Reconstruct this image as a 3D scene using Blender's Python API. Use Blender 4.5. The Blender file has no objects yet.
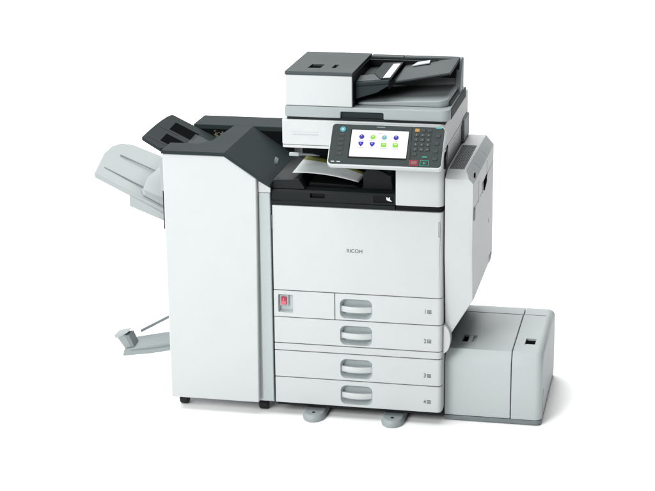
import bpy, bmesh, math, random
from mathutils import Vector, Matrix

# ------------------------------------------------------------------ camera, world, lights, exposure
S = bpy.context.scene
COL = S.collection
cam_d = bpy.data.cameras.new('camera'); cam = bpy.data.objects.new('camera', cam_d); COL.objects.link(cam)
S.camera = cam
cam_d.sensor_width = 36.0
cam_d.lens = 36.0 * 1772.77 / 655.0
cam_d.clip_end = 500
yaw, pitch, roll = math.radians(12.0385), math.radians(16.9628), math.radians(-0.62232)
fw = Vector((-math.sin(yaw) * math.cos(pitch), math.cos(yaw) * math.cos(pitch), -math.sin(pitch)))
rt = Vector((math.cos(yaw), math.sin(yaw), 0)); up = rt.cross(fw)
r2 = rt * math.cos(roll) + up * math.sin(roll); u2 = -rt * math.sin(roll) + up * math.cos(roll)
M = Matrix((r2, u2, -fw)).transposed().to_4x4(); M.translation = Vector((1.39250, -5.62010, 2.38451))
cam.matrix_world = M

W = bpy.data.worlds.new('World'); S.world = W; W.use_nodes = True
wn = W.node_tree.nodes; wl = W.node_tree.links
bg = wn['Background']
wtc = wn.new('ShaderNodeTexCoord'); wsep = wn.new('ShaderNodeSeparateXYZ')
wl.new(wtc.outputs['Generated'], wsep.inputs[0])
wm = wn.new('ShaderNodeMapRange'); wm.interpolation_type = 'SMOOTHSTEP'
wm.inputs['From Min'].default_value = -0.6; wm.inputs['From Max'].default_value = 0.45
wm.inputs['To Min'].default_value = 0.72; wm.inputs['To Max'].default_value = 0.02
wl.new(wsep.outputs['X'], wm.inputs['Value'])
bg.inputs['Color'].default_value = (0.97, 1.0, 1.0, 1)
wl.new(wm.outputs[0], bg.inputs['Strength'])

def area(name, loc, target, size, power, col=(1, 1, 1), sy=None):
    d = bpy.data.lights.new(name, 'AREA'); d.energy = power; d.color = col
    d.shape = 'RECTANGLE'; d.size = size; d.size_y = sy or size
    o = bpy.data.objects.new(name, d); COL.objects.link(o); o.location = loc
    o.rotation_euler = (Vector(target) - Vector(loc)).to_track_quat('-Z', 'Y').to_euler()
    return o
area('key_softbox', (-1.5, -4.4, 2.9), (0.15, 0, 0.65), 2.0, 215, (1.0, 1.0, 1.0))
area('overhead_floor_fill', (-2.0, 8.0, 9.0), (-2.0, 8.0, 0.0), 9.0, 2800, (1, 1, 1), 26.0)  # added lamp out of view, lifts the floor to white

S.view_settings.view_transform = 'Standard'; S.view_settings.look = 'None'
S.view_settings.exposure = 0.0; S.view_settings.gamma = 1.0
S.cycles.max_bounces = 8; S.cycles.diffuse_bounces = 5

# ------------------------------------------------------------------ materials
def plastic(name, col, rough=0.45, spec=0.4, grain=0.00006, gscale=2500.0, mottle=0.03):
    m = bpy.data.materials.new(name); m.use_nodes = True
    nt = m.node_tree; n = nt.nodes; l = nt.links
    b = n['Principled BSDF']
    b.inputs['Specular IOR Level'].default_value = spec
    tc = n.new('ShaderNodeTexCoord')
    no = n.new('ShaderNodeTexNoise'); no.inputs['Scale'].default_value = 6.0; no.inputs['Detail'].default_value = 5
    l.new(tc.outputs['Object'], no.inputs['Vector'])
    mx = n.new('ShaderNodeMix'); mx.data_type = 'RGBA'
    mx.inputs['A'].default_value = (*[c * (1 - mottle) for c in col], 1)
    mx.inputs['B'].default_value = (*[min(1, c * (1 + mottle)) for c in col], 1)
    l.new(no.outputs['Fac'], mx.inputs['Factor']); l.new(mx.outputs['Result'], b.inputs['Base Color'])
    mr = n.new('ShaderNodeMapRange'); mr.inputs['To Min'].default_value = rough - 0.06; mr.inputs['To Max'].default_value = rough + 0.06
    l.new(no.outputs['Fac'], mr.inputs['Value']); l.new(mr.outputs[0], b.inputs['Roughness'])
    g = n.new('ShaderNodeTexNoise'); g.inputs['Scale'].default_value = gscale; g.inputs['Detail'].default_value = 1
    l.new(tc.outputs['Object'], g.inputs['Vector'])
    bp = n.new('ShaderNodeBump'); bp.inputs['Strength'].default_value = 0.35; bp.inputs['Distance'].default_value = grain
    l.new(g.outputs['Fac'], bp.inputs['Height']); l.new(bp.outputs[0], b.inputs['Normal'])
    return m

WHITE = plastic('white_casing', (0.445, 0.467, 0.466), 0.48)
WHITE2 = plastic('pale_casing', (0.35, 0.39, 0.395), 0.5)
LGREY = plastic('light_grey_plastic', (0.40, 0.44, 0.445), 0.5)
FEEDER = plastic('cool_grey_casing', (0.385, 0.42, 0.42), 0.5)
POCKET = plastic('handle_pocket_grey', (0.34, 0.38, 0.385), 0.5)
MGREY = plastic('mid_grey_plastic', (0.15, 0.175, 0.18), 0.5)
SLATE = plastic('slate_plastic', (0.021, 0.0285, 0.029), 0.6, 0.07)
LID = plastic('lid_grey_plastic', (0.040, 0.050, 0.0505), 0.55, 0.15)
DARK = plastic('charcoal_plastic', (0.008, 0.0105, 0.011), 0.5, 0.13)
BLACK = plastic('black_plastic', (0.0032, 0.004, 0.0044), 0.45, 0.1)
PLATEN = plastic('platen_grey_plastic', (0.27, 0.305, 0.305), 0.5)
GAP = plastic('shadow_gap_plastic', (0.018, 0.02, 0.02), 0.7, 0.1)
PANEL = plastic('panel_grey_plastic', (0.030, 0.038, 0.038), 0.55, 0.15)
SILVER = plastic('silver_rim', (0.42, 0.445, 0.445), 0.35)
RED = plastic('red_switch_plastic', (0.40, 0.012, 0.045), 0.35)
PINK = plastic('pink_mark', (0.60, 0.16, 0.22), 0.4)
INK = plastic('grey_ink', (0.10, 0.115, 0.115), 0.6)
MARK = plastic('white_mark', (0.75, 0.78, 0.78), 0.6)
ORANGE = plastic('orange_key', (0.33, 0.16, 0.016), 0.5)
REDLINE = plastic('red_key_outline', (0.28, 0.012, 0.028), 0.5)
GREENLINE = plastic('green_key_outline', (0.008, 0.19, 0.12), 0.5)
KEY = plastic('dark_key', (0.016, 0.021, 0.021), 0.4, 0.3)
RUBBER = plastic('black_rubber', (0.008, 0.009, 0.009), 0.55, 0.3)
TRANSL = plastic('frosted_tray_plastic', (0.29, 0.32, 0.32), 0.5)
BOOK = plastic('booklet_tray_grey', (0.22, 0.25, 0.25), 0.5)
FOOT = plastic('foot_grey', (0.27, 0.30, 0.305), 0.5)
VOID = plastic('deep_recess_black', (0.006, 0.007, 0.007), 0.9, 0.0)  # matte black puts the dark of recesses and holes into the colour
BRASS = plastic('speckled_inner_parts', (0.13, 0.122, 0.08), 0.5)

def emit(name, col, st):
    m = bpy.data.materials.new(name); m.use_nodes = True; n = m.node_tree.nodes
    b = n['Principled BSDF']; b.inputs['Base Color'].default_value = (0.02, 0.02, 0.02, 1)
    b.inputs['Emission Color'].default_value = (*col, 1); b.inputs['Emission Strength'].default_value = st
    b.inputs['Roughness'].default_value = 0.4; b.inputs['Specular IOR Level'].default_value = 0.08
    return m
SCREEN = emit('lit_screen', (1, 1, 1), 0.98)
BLUE = emit('icon_blue', (0.022, 0.006, 0.55), 0.95)
VIOLET = emit('icon_violet', (0.035, 0.025, 0.46), 0.95)
LIME = emit('icon_lime', (0.30, 0.78, 0.05), 0.95)
TEAL = emit('icon_teal', (0.18, 0.52, 0.55), 0.95)
ICONTXT = emit('icon_text', (0.55, 0.55, 0.55), 0.95)
ICONHI = emit('icon_highlight', (0.75, 0.75, 0.95), 0.95)
CYAN = emit('lit_cyan_button', (0.12, 0.58, 0.70), 0.8)
LED = emit('lit_cyan_lamp', (0.12, 0.62, 0.60), 0.9)

def floor_mat():
    m = bpy.data.materials.new('white_studio_floor'); m.use_nodes = True; n = m.node_tree.nodes; l = m.node_tree.links
    b = n['Principled BSDF']; b.inputs['Roughness'].default_value = 0.9; b.inputs['Specular IOR Level'].default_value = 0.0
    no = n.new('ShaderNodeTexNoise'); no.inputs['Scale'].default_value = 3.0
    mx = n.new('ShaderNodeMix'); mx.data_type = 'RGBA'
    mx.inputs['A'].default_value = (0.975, 0.975, 0.975, 1); mx.inputs['B'].default_value = (0.985, 0.985, 0.985, 1)
    l.new(no.outputs['Fac'], mx.inputs['Factor']); l.new(mx.outputs['Result'], b.inputs['Base Color'])
    return m
FLOOR = floor_mat()

def paper_mat():
    m = bpy.data.materials.new('printed_paper'); m.use_nodes = True; n = m.node_tree.nodes; l = m.node_tree.links
    b = n['Principled BSDF']; b.inputs['Roughness'].default_value = 0.7
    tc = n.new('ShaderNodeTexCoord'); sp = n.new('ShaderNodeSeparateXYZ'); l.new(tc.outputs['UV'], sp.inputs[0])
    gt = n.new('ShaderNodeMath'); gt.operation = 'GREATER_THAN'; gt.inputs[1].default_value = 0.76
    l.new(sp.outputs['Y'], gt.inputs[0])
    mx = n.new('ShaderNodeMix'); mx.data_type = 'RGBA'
    mx.inputs['A'].default_value = (0.54, 0.57, 0.57, 1); mx.inputs['B'].default_value = (0.16, 0.17, 0.02, 1)  # printed yellow band, its colour darkened for the shade under the scanner
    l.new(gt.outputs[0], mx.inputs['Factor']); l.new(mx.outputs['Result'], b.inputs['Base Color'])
    return m
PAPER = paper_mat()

# ------------------------------------------------------------------ mesh helpers
def link(name, me, mat, parent=None, bevel=0.0, seg=2, smooth=True, angle=30):
    if mat is not None: me.materials.append(mat)
    o = bpy.data.objects.new(name, me); COL.objects.link(o)
    if parent is not None: o.parent = parent
    finish(o, bevel, seg, smooth, angle)
    return o
def finish(o, bevel, seg=2, smooth=True, angle=30):
    if bevel > 0:
        b = o.modifiers.new('bevel', 'BEVEL'); b.width = bevel; b.segments = seg
        b.limit_method = 'ANGLE'; b.angle_limit = math.radians(angle); b.harden_normals = True; b.use_clamp_overlap = True
        for p in o.data.polygons: p.use_smooth = True
    elif smooth:
        for p in o.data.polygons: p.use_smooth = True
        o.data.set_sharp_from_angle(angle=math.radians(angle))

class MB:
    """collects solids into one mesh"""
    def __init__(s): s.bm = bmesh.new()
    def box(s, x0, x1, y0, y1, z0, z1):
        return s.prism([(x0, y0), (x1, y0), (x1, y1), (x0, y1)], 'z', z0, z1)
    def prism(s, poly, axis, a0, a1):
        f = {'z': lambda p, a: (p[0], p[1], a), 'y': lambda p, a: (p[0], a, p[1]), 'x': lambda p, a: (a, p[0], p[1])}[axis]
        lo = [s.bm.verts.new(f(p, a0)) for p in poly]; hi = [s.bm.verts.new(f(p, a1)) for p in poly]
        n = len(poly)
        s.bm.faces.new(lo); s.bm.faces.new(hi[::-1])
        for i in range(n): s.bm.faces.new((lo[i], hi[i], hi[(i + 1) % n], lo[(i + 1) % n]))
        return s
    def loft(s, loops, caps=True):
        rows = [[s.bm.verts.new(p) for p in lp] for lp in loops]
        n = len(rows[0])
        for a, b in zip(rows, rows[1:]):
            for i in range(n): s.bm.faces.new((a[i], a[(i + 1) % n], b[(i + 1) % n], b[i]))
        if caps: s.bm.faces.new(rows[0]); s.bm.faces.new(rows[-1][::-1])
        return s
    def hexa(s, lo, hi): return s.loft([lo, hi])
    def cyl(s, c, axis, r, h, n=24, r2=None):
        c = Vector(c); r2 = r if r2 is None else r2
        e = {'x': ((0, 1, 0), (0, 0, 1), (1, 0, 0)), 'y': ((1, 0, 0), (0, 0, 1), (0, 1, 0)), 'z': ((1, 0, 0), (0, 1, 0), (0, 0, 1))}[axis]
        a, b, d = [Vector(v) for v in e]
        ring = lambda rr, t: [c + a * rr * math.cos(2 * math.pi * i / n) + b * rr * math.sin(2 * math.pi * i / n) + d * t for i in range(n)]
        return s.loft([ring(r, 0), ring(r2, h)])
    def mesh(s, name, xf=None):
        bmesh.ops.recalc_face_normals(s.bm, faces=s.bm.faces[:])
        if xf is not None: s.bm.transform(xf)
        me = bpy.data.meshes.new(name); s.bm.to_mesh(me); s.bm.free(); return me
    def build(s, name, mat, parent=None, bevel=0.0, seg=2, angle=30, xf=None):
        return link(name, s.mesh(name, xf), mat, parent, bevel, seg, True, angle)

def rrect(x0, x1, z0, z1, r, n=6):
    pts = []
    for cx, cz, a in ((x1 - r, z0 + r, -90), (x1 - r, z1 - r, 0), (x0 + r, z1 - r, 90), (x0 + r, z0 + r, 180)):
        for i in range(n + 1):
            t = math.radians(a + 90 * i / n); pts.append((cx + r * math.cos(t), cz + r * math.sin(t)))
    return pts
def plan(x0, x1, y0, y1, rl=0.0, rr=0.0, n=6):
    """footprint with rounded front corners"""
    pts = [(x0, y1)]
    if rl > 0: pts += [(x0 + rl - rl * math.cos(math.radians(90 * i / n)), y0 + rl - rl * math.sin(math.radians(90 * i / n))) for i in range(n + 1)]
    else: pts.append((x0, y0))
    if rr > 0: pts += [(x1 - rr + rr * math.sin(math.radians(90 * i / n)), y0 + rr - rr * math.cos(math.radians(90 * i / n))) for i in range(n + 1)]
    else: pts.append((x1, y0))
    pts.append((x1, y1)); return pts
def cut(o, *cutters):
    """boolean-subtract solids and keep the result as the object's own mesh"""
    for c in cutters:
        me = c.mesh('cutter'); t = bpy.data.objects.new('cutter', me); COL.objects.link(t)
        t.parent = None
        md = o.modifiers.new('cut', 'BOOLEAN'); md.operation = 'DIFFERENCE'; md.solver = 'EXACT'; md.object = t
        par = o.parent; o.parent = None
        bpy.context.view_layer.update()
        new = bpy.data.meshes.new_from_object(o.evaluated_get(bpy.context.evaluated_depsgraph_get()))
        o.modifiers.remove(md); o.data = new; o.parent = par
        bpy.data.objects.remove(t)
def tag(o, label, cat, group=None):
    o['label'] = label; o['category'] = cat
    if group: o['group'] = group
def empty(name, loc=(0, 0, 0)):
    o = bpy.data.objects.new(name, None); COL.objects.link(o); o.location = loc; o.empty_display_size = 0.05
    return o
def word(name, text, size, mat, parent, xf, extrude=0.0003, space=1.0, sx=1.0, bold=0.0):
    c = bpy.data.curves.new(name, 'FONT'); c.body = text; c.size = size; c.extrude = extrude; c.align_x = 'LEFT'
    c.space_character = space; c.offset = bold
    t = bpy.data.objects.new(name, c); COL.objects.link(t)
    bpy.context.view_layer.update()
    me = bpy.data.meshes.new_from_object(t.evaluated_get(bpy.context.evaluated_depsgraph_get()))
    bpy.data.objects.remove(t); bpy.data.curves.remove(c)
    me.transform(Matrix.Diagonal((sx, 1, 1, 1))); me.transform(xf); me.materials.clear()
    return link(name, me, mat, parent, smooth=False)
FRONT = lambda x, y, z: Matrix.Translation((x, y, z)) @ Matrix.Rotation(math.pi / 2, 4, 'X')

# ------------------------------------------------------------------ setting
fl = MB(); v = [fl.bm.verts.new(p) for p in ((-40, -20, 0), (40, -20, 0), (40, 80, 0), (-40, 80, 0))]; fl.bm.faces.new(v)
floor = fl.build('floor', FLOOR); floor['kind'] = 'structure'

# ================================================================== photocopier
PC = empty('photocopier')
tag(PC, 'white and grey office photocopier with four paper drawers, touch screen panel and black document feeder', 'photocopier')
WX = 0.587
# chassis behind the fronts
MB().box(0.003, 0.584, 0.045, 0.575, 0.0475, 0.766).build('chassis', GAP, PC, 0.002)
MB().box(0.5842, 0.5872, 0.03, 0.575, 0.0475, 0.766).build('side_panel', WHITE, PC, 0.001)

# ---- drawers
def drawer(z0, z1, x0, zc, label, digit, zm):
    d = MB().prism(plan(x0, WX, 0.0, 0.044, 0.0, 0.016), 'z', z0, z1).build('drawer', WHITE, PC)
    cut(d, MB().prism(rrect(0.2355, 0.3465, zc - 0.0345, zc + 0.0345, 0.02), 'y', -0.01, 0.026))
    for p in d.data.polygons: pass
    finish(d, 0.0016, 2)
    d['label'] = label
    # pocket lining, a shallow dish
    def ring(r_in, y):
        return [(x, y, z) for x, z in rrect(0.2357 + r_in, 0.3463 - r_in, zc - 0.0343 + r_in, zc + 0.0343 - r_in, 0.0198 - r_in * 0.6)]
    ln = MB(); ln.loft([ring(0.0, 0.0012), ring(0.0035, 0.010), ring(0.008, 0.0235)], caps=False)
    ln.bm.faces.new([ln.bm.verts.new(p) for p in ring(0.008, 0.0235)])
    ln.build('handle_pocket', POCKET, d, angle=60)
    # bowed grip bar
    N = 14; loops = []
    for i in range(N + 1):
        t = i / N; x = 0.2385 + t * (0.3435 - 0.2385)
        bow = 1 - (2 * t - 1) ** 2
        y = 0.009 - 0.0125 * bow; h0 = zc - 0.0145; h1 = zc + 0.0075
        loops.append([(x, y, h0 + .002), (x, y - .0018, h0 + .008), (x, y - .0018, h1 - .004), (x, y + .0005, h1), (x, y + 0.010, h1 - 0.001), (x, y + 0.010, h0)])
    MB().loft(loops).build('handle', WHITE, d, angle=50)
    # tray number and paper mark
    word('tray_number', digit, 0.0205, INK, d, FRONT(0.5255, -0.0004, zm - 0.0065), sx=0.85, bold=0.0004)
    mk = MB(); y0, y1 = -0.0009, 0.0008; cx = 0.5375
    for (a, b, c, e) in ((0, .0135, 0, .0022), (0, .0135, .0105, .0125), (0, .002, .0023, .0104), (.0115, .0135, .0023, .0104), (.0035, .010, .0035, .0052), (.0035, .010, .0065, .0082)):
        mk.box(cx + a, cx + b, y0, y1, zm - .0062 + c, zm - .0062 + e)
    mk.build('paper_mark', INK, d)
    return d
drawer(0.3676, 0.4617, 0.2185, 0.4085, 'topmost drawer, narrow and marked 1, beside the power switch', '1', 0.4145)
drawer(0.2719, 0.3646, 0.003, 0.3120, 'second drawer from the top, marked 2', '2', 0.3085)
drawer(0.1464, 0.2420, 0.003, 0.1895, 'third drawer from the top, marked 3', '3', 0.1830)
drawer(0.0490, 0.1434, 0.003, 0.0925, 'lowest drawer, marked 4', '4', 0.0870)
MB().prism(plan(0.003, WX, 0.0, 0.044, 0.0, 0.016), 'z', 0.2450, 0.2689).build('front_strip', WHITE, PC, 0.0014)
MB().box(0.006, 0.582, 0.012, 0.045, 0.036, 0.0475).build('plinth', DARK, PC, 0.002)

# ---- power switch panel
pp = MB().prism(plan(0.003, 0.2158, 0.0, 0.044), 'z', 0.3676, 0.4617).build('switch_panel', WHITE, PC)
cut(pp, MB().prism(rrect(0.0185, 0.0705, 0.383, 0.4475, 0.003, 3), 'y', -0.01, 0.020))
finish(pp, 0.0014, 2)
sp = MB()
def fr(y, i): return [(0.0187 + i, y, 0.3832 + i), (0.0703 - i, y, 0.3832 + i), (0.0703 - i, y, 0.4473 - i), (0.0187 + i, y, 0.4473 - i)]
sp.loft([fr(0.001, 0), fr(0.019, 0.0035)], caps=False); sp.bm.faces.new([sp.bm.verts.new(p) for p in fr(0.019, 0.0035)])
sp.build('switch_recess', LGREY, pp, angle=20)
MB().box(0.0215, 0.0525, 0.010, 0.019, 0.404, 0.4435).build('switch_mount', POCKET, pp, 0.001)
MB().prism([(0.001, 0.410), (0.006, 0.423), (0.002, 0.437), (0.012, 0.437), (0.012, 0.410)], 'x', 0.0275, 0.0455).build('power_switch', RED, pp, 0.001)
MB().box(0.0352, 0.0388, 0.0012, 0.0042, 0.426, 0.433).build('switch_mark', PINK, pp)

# ---- front door
fd = MB().prism(plan(0.003, WX, 0.0, 0.044, 0.003, 0.016), 'z', 0.4647, 0.7645).build('front_door', WHITE, PC)
cut(fd, MB().box(0.5735, 0.578, -0.01, 0.006, 0.680, 0.733))
finish(fd, 0.002, 2)
MB().box(0.5737, 0.5778, 0.0035, 0.0058, 0.6802, 0.7328).build('door_grip', POCKET, fd)
word('door_lettering', 'RICOH', 0.0182, INK, fd, FRONT(0.2595, -0.0003, 0.6105), sx=0.97, space=1.02, bold=0.0002)
MB().box(0.0010, 0.0044, -0.002, 0.012, 0.684, 0.731).build('door_latch', MGREY, fd, 0.0008)
MB().prism(plan(0.4275, WX - 0.001, 0.0045, 0.05, 0.0, 0.016), 'z', 0.7668, 0.7825).build('door_trim', BLACK, PC, 0.002)

# ---- right column that carries the scanner
MB().prism(plan(0.4275, WX + 0.001, 0.0, 0.575, 0.004, 0.022), 'z', 0.7835, 0.9678).build('column', WHITE, PC, 0.003)
MB().box(0.02, 0.425, 0.40, 0.575, 0.767, 0.967).build('rear_column', BLACK, PC, 0.002)

# ---- black output ledge inside the cavity
ol = MB(); ol.prism([(0.004, 0.7672), (0.0015, 0.780), (0.006, 0.7825), (0.007, 0.8115), (0.012, 0.8195), (0.05, 0.8215), (0.4, 0.8215), (0.4, 0.7672)], 'x', 0.0008, 0.4255)
olo = ol.build('output_ledge', DARK, PC)
cut(olo, MB().box(0.134, 0.185, -0.01, 0.022, 0.7945, 0.811), MB().box(0.352, 0.421, -0.01, 0.0115, 0.789, 0.8115))
finish(olo, 0.0014, 2)
MB().box(0.136, 0.183, 0.018, 0.0215, 0.7947, 0.8108).build('finger_notch', BLACK, olo)
MB().box(0.3525, 0.4205, 0.0095, 0.0112, 0.7895, 0.811).build('mark_plate', BLACK, olo)
pm = MB()
pm.prism([(0.3945, .8075), (0.3955, .7995), (0.402, .7958), (0.4135, .7935), (0.4105, .7975), (0.4065, .8005), (0.4072, .8075), (0.4045, .8085), (0.4005, .8025), (0.3975, .8085)], 'y', 0.0084, 0.0097)
pm.build('paper_symbol', MARK, olo)
MB().prism([(0.0025, .8210), (0.0045, .8505), (0.095, .8555), (0.1135, .8280), (0.1140, .8210)], 'y', 0.014, 0.36).build('tray_block', DARK, PC, 0.002)
MB().prism([(0.117, .8218), (0.122, .836), (0.27, .832), (0.30, .8225)], 'y', 0.055, 0.38).build('output_tray', BLACK, PC, 0.003)
MB().prism([(0.307, .8213), (0.3075, .874), (0.321, .8905), (0.353, .8915), (0.402, .8695), (0.4085, .8213)], 'y', 0.055, 0.34).build('tray_guide', DARK, PC, 0.0022)
MB().prism([(0.330, .894), (0.352, .894), (0.399, .873), (0.399, .877), (0.353, .899), (0.330, .899)], 'y', 0.075, 0.30).build('guide_cap', SLATE, PC, 0.001)
br = MB(); br.box(0.039, 0.073, 0.112, 0.124, 0.910, 0.9215)
br.build('sensor_arm', LGREY, PC, 0.002)
MB().prism([(0.0735, .9125), (0.0735, .9205), (0.12, .9195), (0.146, .9135), (0.12, .9135)], 'y', 0.114, 0.124).build('arm_bar', MGREY, PC, 0.001)

# ---- scanner housing
sh = MB().prism(plan(0.042, 0.5915, 0.0, 0.575, 0.008, 0.022), 'z', 0.9785, 1.0655).build('scanner_housing', WHITE, PC, 0.004, 3)
MB().prism(plan(0.043, 0.5905, 0.001, 0.570, 0.007, 0.021), 'z', 0.9685, 0.9775).build('scanner_lip', WHITE, PC, 0.001)
em = MB(); random.seed(4); x = 0.078
em.box(0.074, 0.166, -0.0004, 0.001, 1.0235, 1.0242)
while x < 0.163:
    w = random.uniform(.0025, .006); em.box(x, x + w, -0.0004, 0.001, 1.0125, 1.0165); x += w + .0018
em.build('embossed_strip', WHITE2, sh)
MB().box(0.060, 0.592, 0.006, 0.38, 1.0650, 1.0745).build('feeder_gap_shade', GAP, PC)  # dark inset box stands for the shadow line under the feeder
MB().box(0.5875, 0.5995, 0.43, 0.56, 0.905, 0.985).build('side_hinge', MGREY, PC, 0.003)
MB().prism([(0.012, .955), (0.060, .985), (0.066, .955), (0.035, .915), (0.012, .912)], 'x', 0.588, 0.5945).build('side_lever', BLACK, PC, 0.002)

# ---- document feeder on top
DF = empty('document_feeder'); DF.parent = PC
bp = MB().prism(plan(0.052, 0.606, 0.0, 0.40, 0.010, 0.030), 'z', 1.0742, 1.1120).build('platen_cover', PLATEN, DF)
cut(bp, MB().prism(rrect(0.243, 0.3865, 1.05, 1.0965, 0.004, 3), 'y', -0.01, 0.024))
finish(bp, 0.0045, 3)
MB().box(0.2445, 0.385, 0.010, 0.0238, 1.0745, 1.0950).build('lift_grip', SLATE, DF, 0.002)
MB().prism(plan(0.056, 0.2825, 0.0, 0.36, 0.006, 0.004), 'z', 1.1135, 1.2165).build('feeder_housing', WHITE, DF, 0.003, 3)
MB().box(0.2826, 0.2862, 0.002, 0.36, 1.1135, 1.2175).build('housing_end', BLACK, DF, 0.001)
ld = MB().prism([(0.0, 1.2172), (-0.002, 1.2195), (0.006, 1.2275), (0.355, 1.2275), (0.362, 1.222), (0.362, 1.2172)], 'x', 0.0545, 0.2835).build('feeder_lid', LID, DF)
zz = 1.2275
grip = MB(); grip.prism([(0.119, .070), (0.170, .073), (0.168, .134), (0.138, .139)][:0] or [(0.118, .070), (0.160, .072), (0.163, .136), (0.121, .134)], 'z', 1.2215, 1.24)
grip2 = MB(); grip2.prism([(0.1975, .078), (0.2105, .079), (0.2125, .137), (0.1995, .136)], 'z', 1.2215, 1.24)
cut(ld, grip, grip2)
finish(ld, 0.0012, 2)
MB().box(0.1185, 0.1625, 0.0705, 0.1355, 1.2216, 1.2222).build('lid_recess', VOID, DF)
MB().box(0.1980, 0.2120, 0.0790, 0.1365, 1.2216, 1.2222).build('lid_slot', VOID, DF)
MB().box(0.6040, 0.6075, 0.034, 0.398, 1.0760, 1.1105).build('platen_edge', SLATE, DF, 0.0012)
# rear bar and black feed cavity
MB().box(0.2865, 0.4005, 0.322, 0.362, 1.2165, 1.2235).build('rear_bar', LID, DF, 0.0015)
MB().box(0.4020, 0.596, 0.322, 0.362, 1.2165, 1.2235).build('rear_bar', LID, DF, 0.0015)
MB().box(0.2865, 0.596, 0.300, 0.360, 1.160, 1.2162).build('feed_cavity', BLACK, DF, 0.001)
# lower paper catch and back wall
pd = MB(); pl = plan(0.288, 0.594, 0.046, 0.37, 0.010, 0.035)
pd.loft([[(x, y, 1.1122) for x, y in pl], [(x, y, 1.121 + 0.016 * max(0, (x - 0.29) / 0.30) ** 1.5) for x, y in pl]])
pd.build('catch_tray', PLATEN, DF, 0.004, 3)
MB().cyl((0.500, 0.185, 1.1295), 'z', 0.007, 0.002, 16).build('catch_peg', DARK, DF)
MB().prism([(0.345, 1.1125), (0.345, 1.21), (0.325, 1.21), (0.325, 1.19), (0.322, 1.15), (0.30, 1.128), (0.27, 1.1125)], 'x', 0.2870, 0.5835).build('back_wall', LGREY, DF, 0.002, angle=50)
MB().prism([(0.362, 1.1125), (0.362, 1.224), (0.325, 1.224), (0.300, 1.19), (0.275, 1.14), (0.268, 1.1125)], 'x', 0.5840, 0.6040).build('end_support', MGREY, DF, 0.006, 3)
MB().box(0.5942, 0.6000, 0.075, 0.268, 1.1125, 1.1265).build('catch_edge', SLATE, DF, 0.001)
# input tray, sloping up to the right
def slab(name, pts, t, mat, bevel=0.0015):
    return MB().hexa([(p[0], p[1], p[2] - t) for p in pts], [tuple(p) for p in pts]).build(name, mat, DF, bevel)
slab('input_tray', [(0.410, 0.088, 1.1875), (0.594, 0.088, 1.2225), (0.594, 0.335, 1.2265), (0.410, 0.321, 1.2005)], 0.006, LID)
slab('tray_edge', [(0.411, 0.0885, 1.1815), (0.5945, 0.0865, 1.2165), (0.5945, 0.334, 1.2205), (0.411, 0.320, 1.1945)], 0.004, BLACK, 0.001)
slab('tray_guide', [(0.440, 0.255, 1.2085), (0.500, 0.262, 1.2195), (0.497, 0.300, 1.2205), (0.452, 0.300, 1.2125)], 0.004, LGREY, 0.001)
MB().prism([(0.287, 1.134), (0.287, 1.189), (0.400, 1.201), (0.398, 1.182), (0.36, 1.158)], 'y', 0.032, 0.295).build('feed_block', SLATE, DF, 0.003)
MB().prism([(0.2868, 1.1765), (0.401, 1.1885), (0.401, 1.1905), (0.2868, 1.1785)], 'y', 0.0305, 0.0345).build('feed_seam', BLACK, DF)
slab('feed_plate', [(0.288, 0.045, 1.1915), (0.372, 0.045, 1.2005), (0.350, 0.115, 1.205), (0.288, 0.115, 1.198)], 0.006, LID)
slab('feed_plate', [(0.366, 0.050, 1.2035), (0.405, 0.050, 1.206), (0.405, 0.295, 1.212), (0.335, 0.295, 1.208), (0.335, 0.120, 1.2065)], 0.006, SLATE)
MB().prism([(0.386, 1.155), (0.386, 1.190), (0.4095, 1.190), (0.4195, 1.183)], 'y', 0.098, 0.299).build('light_gap_filler', BLACK, DF)  # added black filler, blocks the light streak through the tray gap
slab('instruction_label', [(0.376, 0.055, 1.2053), (0.399, 0.055, 1.2068), (0.399, 0.262, 1.2122), (0.376, 0.262, 1.2107)], 0.001, MARK, 0.0)

# ---- control panel (tilted 45 degrees)
CP = empty('control_panel'); CP.parent = PC
sv = Vector((0, -0.1, -0.117)).normalized(); nv = Vector((0, -0.7602, 0.6497)).normalized()
# local x -> world x, local y -> up the slope, local z -> out of the face
PX = Matrix((Vector((1, 0, 0)), -sv, nv)).transposed().to_4x4(); PX.translation = Vector((0.220, -0.02, 1.063))
def pmb(): return MB()
def pflat(name, mat, poly, z0, z1, bevel=0.0, seg=2, parent=None):
    return MB().prism([(x, -y) for x, y in poly], 'z', z0, z1).build(name, mat, parent or CP, bevel, seg, xf=PX)
pflat('panel_bezel', SILVER, rrect(-0.0015, 0.3785, -0.0005, 0.1545, 0.014), -0.022, -0.001, 0.003, 3)
pflat('panel_face', PANEL, rrect(0.0022, 0.3748, 0.0028, 0.1490, 0.0115), -0.004, 0.0004, 0.0008)
pflat('screen_frame', BLACK, rrect(0.0655, 0.2605, 0.0205, 0.1265, 0.002, 2), 0.0, 0.0010)
SC = pflat('touch_screen', SCREEN, rrect(0.0695, 0.2585, 0.0225, 0.1205, 0.001, 2), 0.0006, 0.0016)
pflat('panel_divider', BLACK, [(0.2668, 0.006), (0.2685, 0.006), (0.2735, 0.145), (0.2718, 0.145)], 0.0, 0.0007)
MB().box(0.25, 0.56, -0.03, 0.02, 0.99, 1.03).build('panel_bracket', DARK, CP, 0.004)
circ = lambda x, y, r, n=24: [(x + r * math.cos(2 * math.pi * i / n), y + r * math.sin(2 * math.pi * i / n)) for i in range(n)]
pflat('home_button', CYAN, circ(0.0382, 0.0219, 0.0095), 0.0, 0.0022, 0.0006)
MB().prism(rrect(0.0345, 0.0420, -0.0255, -0.0185, 0.001, 2), 'z', 0.0022, 0.0026).build('home_mark', emit('button_mark', (0.6, 0.9, 0.95), 0.8), CP, xf=PX)
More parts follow.
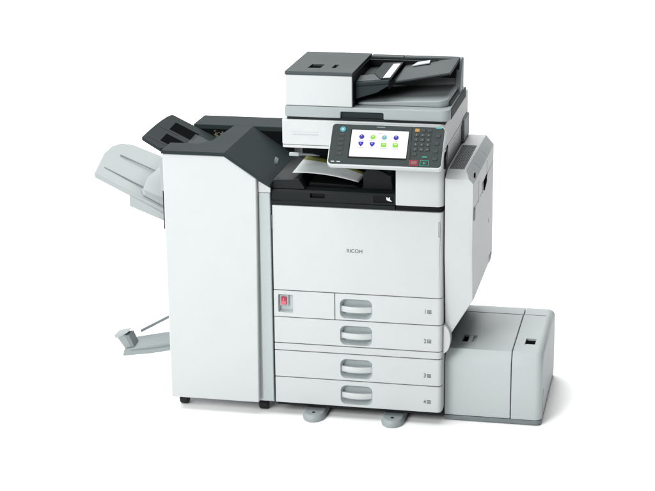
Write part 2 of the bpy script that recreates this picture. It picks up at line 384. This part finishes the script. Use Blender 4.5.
for y in (0.0416, 0.0592, 0.0757, 0.0943, 0.1118): pflat('mode_button', KEY, rrect(0.0265, 0.0465, y - 0.0052, y + 0.0052, 0.003, 3), 0.0, 0.0020, 0.0008)
for x in (0.0175, 0.0367): pflat('status_mark', SILVER, rrect(x - 0.006, x + 0.006, 0.1395, 0.1425, 0.001, 2), 0.0, 0.0008)
pflat('status_lamp', LED, rrect(0.345, 0.3645, 0.0025, 0.0075, 0.002, 3), 0.0, 0.0015)
pflat('panel_caption', MGREY, rrect(0.150, 0.178, 0.0085, 0.0115, 0.001, 2), 0.0, 0.0006)
def key(x, y, w=0.0155, h=0.0115, mat=KEY, name='key'):
    return pflat(name, mat, rrect(x - w / 2, x + w / 2, y - h / 2, y + h / 2, 0.003, 3), 0.0, 0.0024, 0.0009)
for c, x in enumerate((0.2847, 0.3047, 0.3247)):
    key(x + 0.001, 0.0162, mat=ORANGE if c == 0 else KEY)
    for r, y in enumerate((0.0335, 0.0508, 0.0682, 0.0858)):
        k = key(x, y)
        MB().prism(rrect(x - 0.0012, x + 0.0012, -y - 0.0022, -y + 0.0022, 0.0008, 2), 'z', 0.0024, 0.0027).build('key_mark', MGREY, CP, xf=PX)
key(0.2846, 0.1042)
for x, y in ((0.3548, 0.0352), (0.3535, 0.0621), (0.3527, 0.0899), (0.3527, 0.1182)): key(x, y, 0.0165, 0.012)
key(0.3186, 0.1127, 0.018, 0.0055, GREENLINE, 'start_lamp')
def outline(x0, x1, y0, y1, t, mat, name):
    m = MB()
    for a, b, c, d in ((x0, x1, y0, y0 + t), (x0, x1, y1 - t, y1), (x0, x0 + t, y0 + t, y1 - t), (x1 - t, x1, y0 + t, y1 - t)): m.box(a, b, -d, -c, 0.0, 0.0018)
    return m.build(name, mat, CP, xf=PX)
outline(0.2715, 0.3005, 0.1250, 0.1452, 0.0022, REDLINE, 'stop_outline'); key(0.286, 0.1352, 0.0215, 0.013, plastic('stop_key', (0.16, 0.05, 0.055), 0.4), 'stop_key')
outline(0.3060, 0.3350, 0.1250, 0.1452, 0.0022, GREENLINE, 'start_outline'); key(0.3205, 0.1352, 0.0215, 0.013, KEY, 'start_key')
MB().prism([(0.3165, -0.1310), (0.3165, -0.1400), (0.3255, -0.1355)], 'z', 0.0024, 0.0028).build('start_mark', GREENLINE, CP, xf=PX)
# icons on the screen
shield = lambda x, y, r: [(x - r, y - r * .75), (x - r * .45, y - r), (x, y - r * .92), (x + r * .45, y - r), (x + r, y - r * .75), (x + r * .8, y + .1 * r), (x, y + r), (x - r * .8, y + .1 * r)]
def icon(kind, x, y, mat):
    r = 0.0085
    poly = circ(x, y, r, 20) if kind == 'o' else shield(x, y, 0.009) if kind == 's' else rrect(x - .009, x + .009, y - .0075, y + .0075, .002, 3)
    pflat('screen_icon', mat, poly, 0.0016, 0.0020)
    pflat('icon_glint', ICONHI if mat is not LIME else MARK, circ(x - .001, y - .0035, .0019, 12) if kind != 'r' else rrect(x - .004, x + .005, y - .0042, y - .0024, .0006, 2), 0.0020, 0.0022)
    t = MB()
    for i in range(4): t.box(x - .010 + i * .0054, x - .0062 + i * .0054, -(y + .0140), -(y + .0122), 0.0016, 0.0019)
    t.build('icon_caption', ICONTXT, CP, xf=PX)
for k, x, y, m in (('o', .1042, .0477, VIOLET), ('o', .1415, .0477, LIME), ('o', .1797, .048, TEAL), ('o', .2184, .0472, VIOLET),
                   ('s', .1040, .0746, BLUE), ('s', .1417, .0749, BLUE), ('r', .1798, .0754, LIME), ('r', .2187, .0750, LIME)): icon(k, x, y, m)
pflat('screen_caption', emit('caption_pink', (0.85, 0.45, 0.55), 0.9), rrect(0.158, 0.172, 0.0325, 0.0342, .0006, 2), 0.0016, 0.0019)

# ---- vertical transport door on the right side
SD = empty('side_unit'); SD.parent = PC
prof = [(0.592, .290), (0.592, .9), (0.655, .9), (0.687, .868), (0.687, .451)]
def ring_at(y, inset=0.0, bot=0.0):
    out = []
    for x, z in prof: out.append((x, y, z))
    return out
su = MB()
L0 = [(0.592, 0.034, .290), (0.592, 0.012, .62), (0.592, 0.012, .880), (0.592, 0.052, .902), (0.652, 0.052, .902), (0.676, 0.012, .878), (0.687, 0.020, .62), (0.687, 0.034, .451)]
fr_ = [(0.592, 0.052, .290), (0.592, 0.012, .622), (0.592, 0.012, .880), (0.672, 0.012, .880), (0.686, 0.012, .866), (0.686, 0.012, .622), (0.686, 0.040, .451)]
md_ = [(0.592, 0.060, .290), (0.592, 0.060, .622), (0.592, 0.060, .9015), (0.655, 0.060, .9015), (0.688, 0.060, .868), (0.688, 0.060, .622), (0.688, 0.060, .451)]
bk_ = [(0.592, 0.570, .290), (0.592, 0.570, .622), (0.592, 0.570, .9015), (0.660, 0.570, .9015), (0.688, 0.570, .868), (0.688, 0.570, .622), (0.688, 0.570, .451)]
suo = su.loft([fr_, md_, bk_]).build('transport_cover', WHITE, SD)
gcut = MB().box(0.597, 0.6465, 0.066, 0.405, 0.897, 0.92)
cut(suo, gcut)
finish(suo, 0.003, 2, angle=20)
MB().box(0.5972, 0.6463, 0.0662, 0.4048, 0.8975, 0.8982).build('vent_bed', DARK, SD)
gr = MB()
for i in range(9): gr.box(0.5995 + i * 0.0055, 0.6015 + i * 0.0055, 0.0663, 0.4047, 0.8982, 0.9018)
for j in range(22): gr.box(0.5974, 0.6461, 0.074 + j * 0.0155, 0.0765 + j * 0.0155, 0.8982, 0.9005)
gr.build('vent_grille', MGREY, SD)
# details of the chamfer and outer face
cd = Vector((0.033, 0, -0.0335)).normalized(); cn = Vector((0.0335, 0, 0.033)).normalized()
def champ(name, y0, y1, a, b, mat, h=0.0012):
    o0 = Vector((0.657, 0, 0.8998)); m = MB()
    base = [o0 + cd * a + Vector((0, y0, 0)), o0 + cd * b + Vector((0, y0, 0)), o0 + cd * b + Vector((0, y1, 0)), o0 + cd * a + Vector((0, y1, 0))]
    m.hexa([p - cn * 0.002 for p in base], [p + cn * h for p in base]); return m.build(name, mat, SD, 0.0006)
champ('chamfer_panel', 0.20, 0.335, 0.012, 0.044, LGREY); champ('chamfer_panel', 0.375, 0.50, 0.012, 0.044, LGREY); champ('chamfer_panel', 0.13, 0.165, 0.012, 0.04, LGREY)
MB().cyl((0.6805, 0.074, 0.879), 'x', 0.010, 0.004, 16).build('lock_hole', VOID, SD)
MB().box(0.6875, 0.6892, 0.14, 0.158, 0.765, 0.84).build('cover_rib', LGREY, SD, 0.0005)
MB().box(0.6875, 0.6892, 0.365, 0.377, 0.79, 0.855).build('cover_rib', LGREY, SD, 0.0005)
MB().prism([(0.255, .806), (0.385, .812), (0.39, .802), (0.36, .778), (0.31, .766), (0.265, .775)], 'x', 0.6865, 0.6890).build('pull_recess', VOID, SD, 0.0008)  # thin black plate, its colour stands for the dark of the recess
MB().prism([(0.24, .809), (0.25, .812), (0.255, .7785), (0.305, .762), (0.305, .757), (0.245, .772)], 'x', 0.6875, 0.6905).build('pull_rim', LGREY, SD, 0.0006)
MB().box(0.6872, 0.6886, 0.024, 0.245, 0.7765, 0.7785).build('cover_seam', MGREY, SD)
MB().box(0.6872, 0.6886, 0.39, 0.569, 0.8065, 0.8085).build('cover_seam', MGREY, SD)
MB().box(0.686, 0.6895, 0.026, 0.056, 0.735, 0.775).build('release_catch', MGREY, SD, 0.0015)
MB().cyl((0.6865, 0.44, 0.62), 'x', 0.008, 0.002, 12).build('screw_cap', MGREY, SD)
MB().box(0.686, 0.6895, 0.47, 0.54, 0.45, 0.475).build('lower_catch', MGREY, SD, 0.0015)
# rounded joint between the body and the paper feeder
jt = [(0.5885 + 0.025 * math.sin(math.radians(a)), .311 + 0.051 * math.cos(math.radians(a))) for a in range(0, 181, 10)]
MB().prism(jt, 'y', 0.022, 0.058).build('hinge_cover', WHITE, PC, 0.002)

# ---- stabiliser feet
for fx in (0.1405, 0.4185):
    pts = []
    for i in range(13):
        t = math.radians(180 + 180 * i / 12); pts.append((fx + 0.039 * math.cos(t), 0.0 + 0.05 * math.sin(t)))
    pts += [(fx + 0.039, 0.12), (fx - 0.039, 0.12)]
    MB().loft([[(x, y, 0.0) for x, y in pts], [(x, y, 0.012) for x, y in pts], [(fx + (x - fx) * .86, y * .86 + .003, 0.024) for x, y in pts]]).build('stabiliser_foot', FOOT, PC, 0.003, 3)
    ft = MB().cyl((fx, -0.012, 0.0238), 'z', 0.006, 0.0012, 14).build('foot_screw', DARK, PC)
for fx, fy in ((0.09, 0.13), (0.50, 0.13), (0.09, 0.50), (0.50, 0.50)):
    MB().cyl((fx - 0.02, fy, 0.0221), 'x', 0.022, 0.04, 20).build('caster', RUBBER, PC, 0.003)

# ---- sheet of paper in the output tray
nx, ny = 16, 10
pb = MB(); g = []
uvs = {}
for j in range(ny + 1):
    row = []
    for i in range(nx + 1):
        a, b = i / nx, j / ny
        x = 0.066 + 0.226 * a + 0.006 * b + 0.002 * a * b; y = 0.043 + 0.008 * a + (0.195 - 0.075 * a) * b
        z = 0.8705 - 0.026 * a ** 1.8 + 0.004 * math.sin(a * 3.1) + 0.012 * b * (1 - a)
        vtx = pb.bm.verts.new((x, y, z)); uvs[vtx] = (a, b); row.append(vtx)
    g.append(row)
uvl = pb.bm.loops.layers.uv.new('UVMap')
for j in range(ny):
    for i in range(nx):
        f = pb.bm.faces.new((g[j][i], g[j][i + 1], g[j + 1][i + 1], g[j + 1][i]))
        for lp in f.loops: lp[uvl].uv = uvs[lp.vert]
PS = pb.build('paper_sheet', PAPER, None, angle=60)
prn = MB()
for a0, a1, b0, b1 in ((.66, .80, .30, .34), (.70, .84, .20, .24), (.10, .40, .45, .47), (.10, .34, .52, .54)):
    c4 = []
    for a, b in ((a0, b0), (a1, b0), (a1, b1), (a0, b1)):
        c4.append((0.066 + 0.226 * a + 0.006 * b + 0.002 * a * b, 0.043 + 0.008 * a + (0.195 - 0.075 * a) * b, 0.8705 - 0.026 * a ** 1.8 + 0.004 * math.sin(a * 3.1) + 0.012 * b * (1 - a) + .0012))
    prn.hexa([(x, y, z - .0004) for x, y, z in c4], c4)
prn.build('printed_lines', LGREY, PS)
sm = PS.modifiers.new('thickness', 'SOLIDIFY'); sm.thickness = 0.0006
tag(PS, 'curled printed paper sheet lying in the black output tray under the control panel', 'paper sheet')

# ================================================================== finisher on the left
FN = empty('finisher', (-0.19, 0.25, 0)); FN['label'] = ''
tag(FN, 'tall white finisher cabinet with dark sloping top standing left of the photocopier', 'finisher')
def to_f(o):
    o.matrix_parent_inverse = Matrix.Translation((0.19, -0.25, 0)); return o
# cabinet body
cb = MB(); cb.prism([(-0.368, .047), (-0.368, .928), (-0.160, .928), (-0.004, .829), (-0.004, .047)], 'y', 0.006, 0.085)
cb.prism([(-0.368, .047), (-0.368, .850), (-0.218, .850), (-0.218, .928), (-0.160, .928), (-0.004, .829), (-0.004, .047)], 'y', 0.0852, 0.379)
cb.prism([(-0.368, .047), (-0.368, .928), (-0.004, .928), (-0.004, .047)], 'y', 0.3795, 0.52)
to_f(cb.build('cabinet', WHITE, FN, 0.002))
fdr = MB(); yf = -0.022
fdr.prism([(-0.3705, .0495), (-0.3725, .9345), (-0.1525, .9345), (-0.0445, .860), (-0.0525, .0495)], 'y', yf, 0.004)
to_f(fdr.build('finisher_door', WHITE, FN, 0.005, 3))
to_f(MB().prism([(-0.0425, .052), (-0.0425, .808), (-0.0025, .808), (-0.0025, .052)], 'y', -0.004, 0.0055).build('front_strip', WHITE2, FN, 0.004, 3))
to_f(MB().prism([(-0.0425, .8095), (-0.0425, .850), (-0.0005, .8265), (-0.0005, .8095)], 'y', -0.006, 0.0055).build('strip_cap', WHITE, FN, 0.002))
# dark top cover: front band, slope, rear block, right of slot
tp = MB()
prof_t = [(-0.3745, .9355), (-0.3745, .947), (-0.1530, .947), (0.0035, .8435), (0.0035, .832), (-0.1565, .9355)]
tc_ = MB().prism(prof_t, 'y', -0.026, 0.3755).build('top_cover', SLATE, FN)
slot = MB(); slot.prism([(-0.40, 0.088), (-0.273, 0.088), (-0.239, 0.147), (-0.222, 0.375), (-0.222, 0.42), (-0.40, 0.42)], 'z', 0.90, 0.99)
cut(tc_, slot); finish(tc_, 0.004, 3); to_f(tc_)
rb = MB(); rb.prism([(-0.3745, .929), (-0.3745, .947), (-0.003, .947), (-0.003, .929)], 'y', 0.376, 0.522)
to_f(rb.build('rear_cover', SLATE, FN, 0.003))
to_f(MB().prism([(-0.1545, .9285), (-0.0035, .9285), (-0.0035, .8425), (-0.012, .8425)], 'y', 0.374, 0.3792).build('rear_wall', VOID, FN))
sc_ = MB(); sc_.prism([(-0.3675, 0.0855), (-0.2185, 0.0855), (-0.2185, 0.3785), (-0.3675, 0.3785)], 'z', 0.8505, 0.8525)
sc_.box(-0.3675, -0.2185, 0.3755, 0.3793, 0.8526, 0.9288); sc_.box(-0.2215, -0.2182, 0.0856, 0.3754, 0.8526, 0.9285); sc_.box(-0.3675, -0.2216, 0.0852, 0.0875, 0.8526, 0.9285)
to_f(sc_.build('slot_lining', VOID, FN))
random.seed(11); spk = MB()
for i in range(60):
    x = random.uniform(-0.300, -0.228); z = random.uniform(0.888, 0.924); w = random.uniform(.002, .006)
    spk.box(x, x + w, 0.3735 - i * .00004, 0.3756, z, z + random.uniform(.0015, .005))
to_f(spk.build('inner_mechanism', BRASS, FN))
to_f(MB().cyl((-0.006, 0.10, 0.893), 'x', 0.016, 0.012, 20, 0.008).build('guide_knob', MGREY, FN, 0.002))

def sheet3(name, top, t, mat, parent, bevel=0.002, dirv=(0, 0, -1)):
    d = Vector(dirv) * t
    return MB().hexa([tuple(Vector(p) + d) for p in top], [tuple(p) for p in top]).build(name, mat, parent, bevel)
# upper exit tray (dark), rising to the left
def ut(a, y):   # a: 0 at slot, 1 at the tip
    return (-0.285 - 0.183 * a, y, 0.881 + 0.088 * a + (y - .05) / .32 * .022)
tray = [ut(0.0, .092), ut(0.0, .366)] + [ut(0.88, .366)] + [ut(0.88 + 0.12 * math.sin(math.radians(t)) , .06 + .306 * math.cos(math.radians(t))) for t in range(15, 91, 15)] + [ut(0.62, .045), ut(0.5, .092)]
o = to_f(sheet3('upper_tray', tray, 0.012, SLATE, FN, 0.002))
for (a0, a1, y0, y1, m) in ((0.20, 0.72, .108, .185, VOID), (0.28, 0.74, .232, .312, VOID), (0.0, 0.33, .19, .30, LID)):
    to_f(sheet3('tray_inset', [(p[0], p[1], p[2] + .0012) for p in (ut(a0, y0), ut(a1, y0), ut(a1, y1), ut(a0, y1))], 0.003, m, FN, 0.0004))
for (a0, a1, y0) in ((0.42, 0.92, .09), (0.55, 0.92, .215)):
    to_f(sheet3('tray_groove', [(p[0], p[1], p[2] + .001) for p in (ut(a0, y0), ut(a1, y0), ut(a1, y0 + .006), ut(a0, y0 + .006))], 0.002, BLACK, FN, 0))
# side shift tray (frosted grey)
def st(a, y, dz=0.0):   # a: 0 at the cabinet, 1 at the tip; slopes up to the left
    return (-0.374 - 0.262 * a, y, 0.712 + 0.131 * a + (y - .03) / .33 * (.072 - .036 * a) + dz)
tt = [st(0.0, .035), st(0.0, .36)] + [st(0.86, .36), st(1.0, .335), st(1.07, .28), st(1.08, .20), st(1.0, .03)]
to_f(sheet3('side_tray', tt, 0.018, TRANSL, FN, 0.004))

to_f(MB().hexa([st(0.02, .029, -.038), st(0.02, .20, -.058), st(0.53, .20, -.068), st(0.53, .029, -.054)],
               [st(0.02, .029, -.012), st(0.02, .20, -.012), st(0.53, .20, -.012), st(0.53, .029, -.012)]).build('tray_body', TRANSL, FN, 0.004))
for y, a0, a1 in ((.10, .30, .95), (.24, .32, .90)):
    to_f(sheet3('tray_groove', [st(a0, y, .0012), st(a1, y, .0012), st(a1, y + .004, .0012), st(a0, y + .004, .0012)], 0.003, MGREY, FN, 0))
# dished hollow at the cabinet end of the tray
to_f(sheet3('tray_hollow', [st(0.02, .06, .002), st(0.02, .34, .002), st(0.38, .30, .002), st(0.44, .17, .002), st(0.40, .075, .002)], 0.003, LGREY, FN, 0.001))
to_f(MB().hexa([st(0.03, .05, 0), st(0.36, .05, 0), st(0.44, .085, 0), st(0.03, .085, 0)], [st(0.03, .05, .014), st(0.33, .05, .012), st(0.40, .080, .004), st(0.03, .080, .014)]).build('tray_wall', TRANSL, FN, 0.002))
to_f(MB().box(-0.378, -0.3735, -0.012, 0.03, 0.665, 0.80).build('tray_mount', GAP, FN, 0.001))
to_f(MB().box(-0.385, -0.372, -0.012, 0.004, 0.80, 0.918).build('tray_rail', TRANSL, FN, 0.002))

# booklet tray low on the left
bt = MB()
bt.loft([[(-0.374, .09, .186), (-0.374, .20, .186), (-0.374, .20, .226), (-0.374, .09, .222)],
         [(-0.48, .09, .163), (-0.48, .20, .163), (-0.48, .20, .204), (-0.48, .09, .196)],
         [(-0.585, .09, .1465), (-0.585, .20, .1465), (-0.578, .20, .182), (-0.578, .09, .172)]])
to_f(bt.build('booklet_tray', BOOK, FN, 0.003))
to_f(MB().loft([[(-0.376, .0885, .203), (-0.376, .092, .203), (-0.376, .092, .209), (-0.376, .0885, .209)],
         [(-0.47, .0885, .183), (-0.47, .092, .183), (-0.47, .092, .187), (-0.47, .0885, .187)],
         [(-0.555, .0885, .1705), (-0.555, .092, .1705), (-0.555, .092, .1715), (-0.555, .0885, .1715)]]).build('tray_crease', MGREY, FN))
to_f(MB().hexa([(-0.577, .10, .172), (-0.577, .15, .172), (-0.553, .15, .180), (-0.553, .10, .180)],
               [(-0.606, .10, .214), (-0.606, .15, .214), (-0.574, .15, .226), (-0.574, .10, .226)]).build('booklet_stop', BOOK, FN, 0.002))
to_f(MB().hexa([(-0.555, .0985, .179), (-0.555, .152, .181), (-0.541, .152, .184), (-0.541, .0985, .182)],
               [(-0.576, .0985, .222), (-0.576, .152, .222), (-0.560, .152, .226), (-0.560, .0985, .226)]).build('stop_pad', MGREY, FN, 0.001))
to_f(MB().hexa([(-0.612, .098, .211), (-0.612, .154, .211), (-0.590, .154, .2175), (-0.590, .098, .2175)],
               [(-0.616, .098, .222), (-0.616, .154, .222), (-0.563, .154, .237), (-0.563, .098, .237)]).build('stop_cap', TRANSL, FN, 0.0015))
to_f(MB().hexa([(-0.545, .195, .203), (-0.545, .207, .203), (-0.37, .207, .303), (-0.37, .195, .303)],
               [(-0.549, .195, .211), (-0.549, .207, .211), (-0.37, .207, .313), (-0.37, .195, .313)]).build('paper_guide_bar', MGREY, FN, 0.001))
for fx, fy in ((-0.3435, 0.05), (-0.052, 0.05), (-0.3435, 0.46), (-0.052, 0.46)):
    cs = to_f(MB().cyl((fx - 0.016, fy, 0.0211), 'x', 0.021, 0.032, 24).build('caster', RUBBER, FN, 0.007, 4))
    h = to_f(MB().box(fx - 0.014, fx + 0.014, fy - 0.016, fy + 0.02, 0.030, 0.0465).build('caster_mount', BLACK, FN, 0.002))

# ================================================================== paper feeder on the right
PF = empty('paper_feeder', (0.755, 0.3, 0)); tag(PF, 'low grey paper feeder box standing on the floor right of the photocopier', 'paper feeder')
def to_p(o):
    o.matrix_parent_inverse = Matrix.Translation((-0.755, -0.3, 0)); return o
FY, BY = 0.062, 0.560
def feeder_piece(name, x0, x1, rr, mat, chamf=0.0):
    """side profile swept in x, with the right end optionally rounded and chamfered"""
    prof = [(BY + .004, .020), (FY, .020), (FY, .211), (FY + .006, .228), (FY + .026, .2585), (0.470, .2605), (0.475, .2555), (BY, .2565)]
    if not rr: return MB().prism(prof, 'x', x0, x1).build(name, mat, PF, 0.003, 3)
    m = MB(); loops = []
    for i in range(7):
        t = math.radians(90 * i / 6); dx = rr * math.sin(t); k = rr * (1 - math.cos(t))
        loops.append([(x1 - rr + dx, y + (k if y < FY + .03 else 0) - (k * .4 if y > 0.5 else 0), z - (k * .8 if z > .25 else k * .5 if z > .23 else 0)) for y, z in prof])
    loops.insert(0, [(x0, y, z) for y, z in prof])
    return m.loft(loops).build(name, mat, PF, 0.002, 2, 40)
bd = to_p(feeder_piece('feeder_body', 0.5900, 0.8175, 0, FEEDER))
sc2 = to_p(feeder_piece('side_cover', 0.8205, 0.926, 0.026, FEEDER))
to_p(MB().box(0.60, 0.915, FY + .012, BY - .004, 0.004, 0.05).build('inner_frame', GAP, PF))
to_p(MB().prism(plan(0.5885, 0.924, FY - .001, BY, 0.0, 0.018), 'z', 0.003, 0.0185).build('base_strip', MGREY, PF, 0.002))
for x0, x1 in ((0.593, 0.8165), (0.8215, 0.900)): to_p(MB().box(x0, x1, 0.4705, 0.4735, 0.2585, 0.2612).build('lid_seam', MGREY, PF))
def recess(ob, poly):
    par = ob.parent; ob.parent = None
    mods = [(m.width, m.segments, m.angle_limit) for m in ob.modifiers]; ob.modifiers.clear()
    cut(ob, MB().prism(poly, 'z', 0.249, 0.30)); ob.parent = par
    for w, sg, an in mods: finish(ob, w, sg, True, math.degrees(an))
    to_p(ob)
recess(bd, [(0.636, .160), (0.680, .160), (0.681, .226), (0.637, .226)])
recess(sc2, [(0.853, .162), (0.888, .162), (0.889, .226), (0.854, .226)])
to_p(MB().box(0.6365, 0.6545, 0.1605, 0.2255, 0.2491, 0.2515).build('grip_recess', VOID, PF))
to_p(MB().box(0.6545, 0.670, 0.162, 0.224, 0.2491, 0.2585).build('grip_flap', LGREY, PF, 0.002))
to_p(MB().box(0.8535, 0.8885, 0.165, 0.2255, 0.2491, 0.2515).build('grip_recess', VOID, PF))
to_p(MB().box(0.8535, 0.8885, 0.1625, 0.178, 0.2491, 0.256).build('grip_flap', LGREY, PF, 0.002))
to_p(MB().prism([(0.100, .03), (0.100, .105), (0.103, .110), (0.118, .118), (0.118, .112), (0.106, .104), (0.106, .03)], 'x', 0.9255, 0.9268).build('hinge_slit', MGREY, PF))
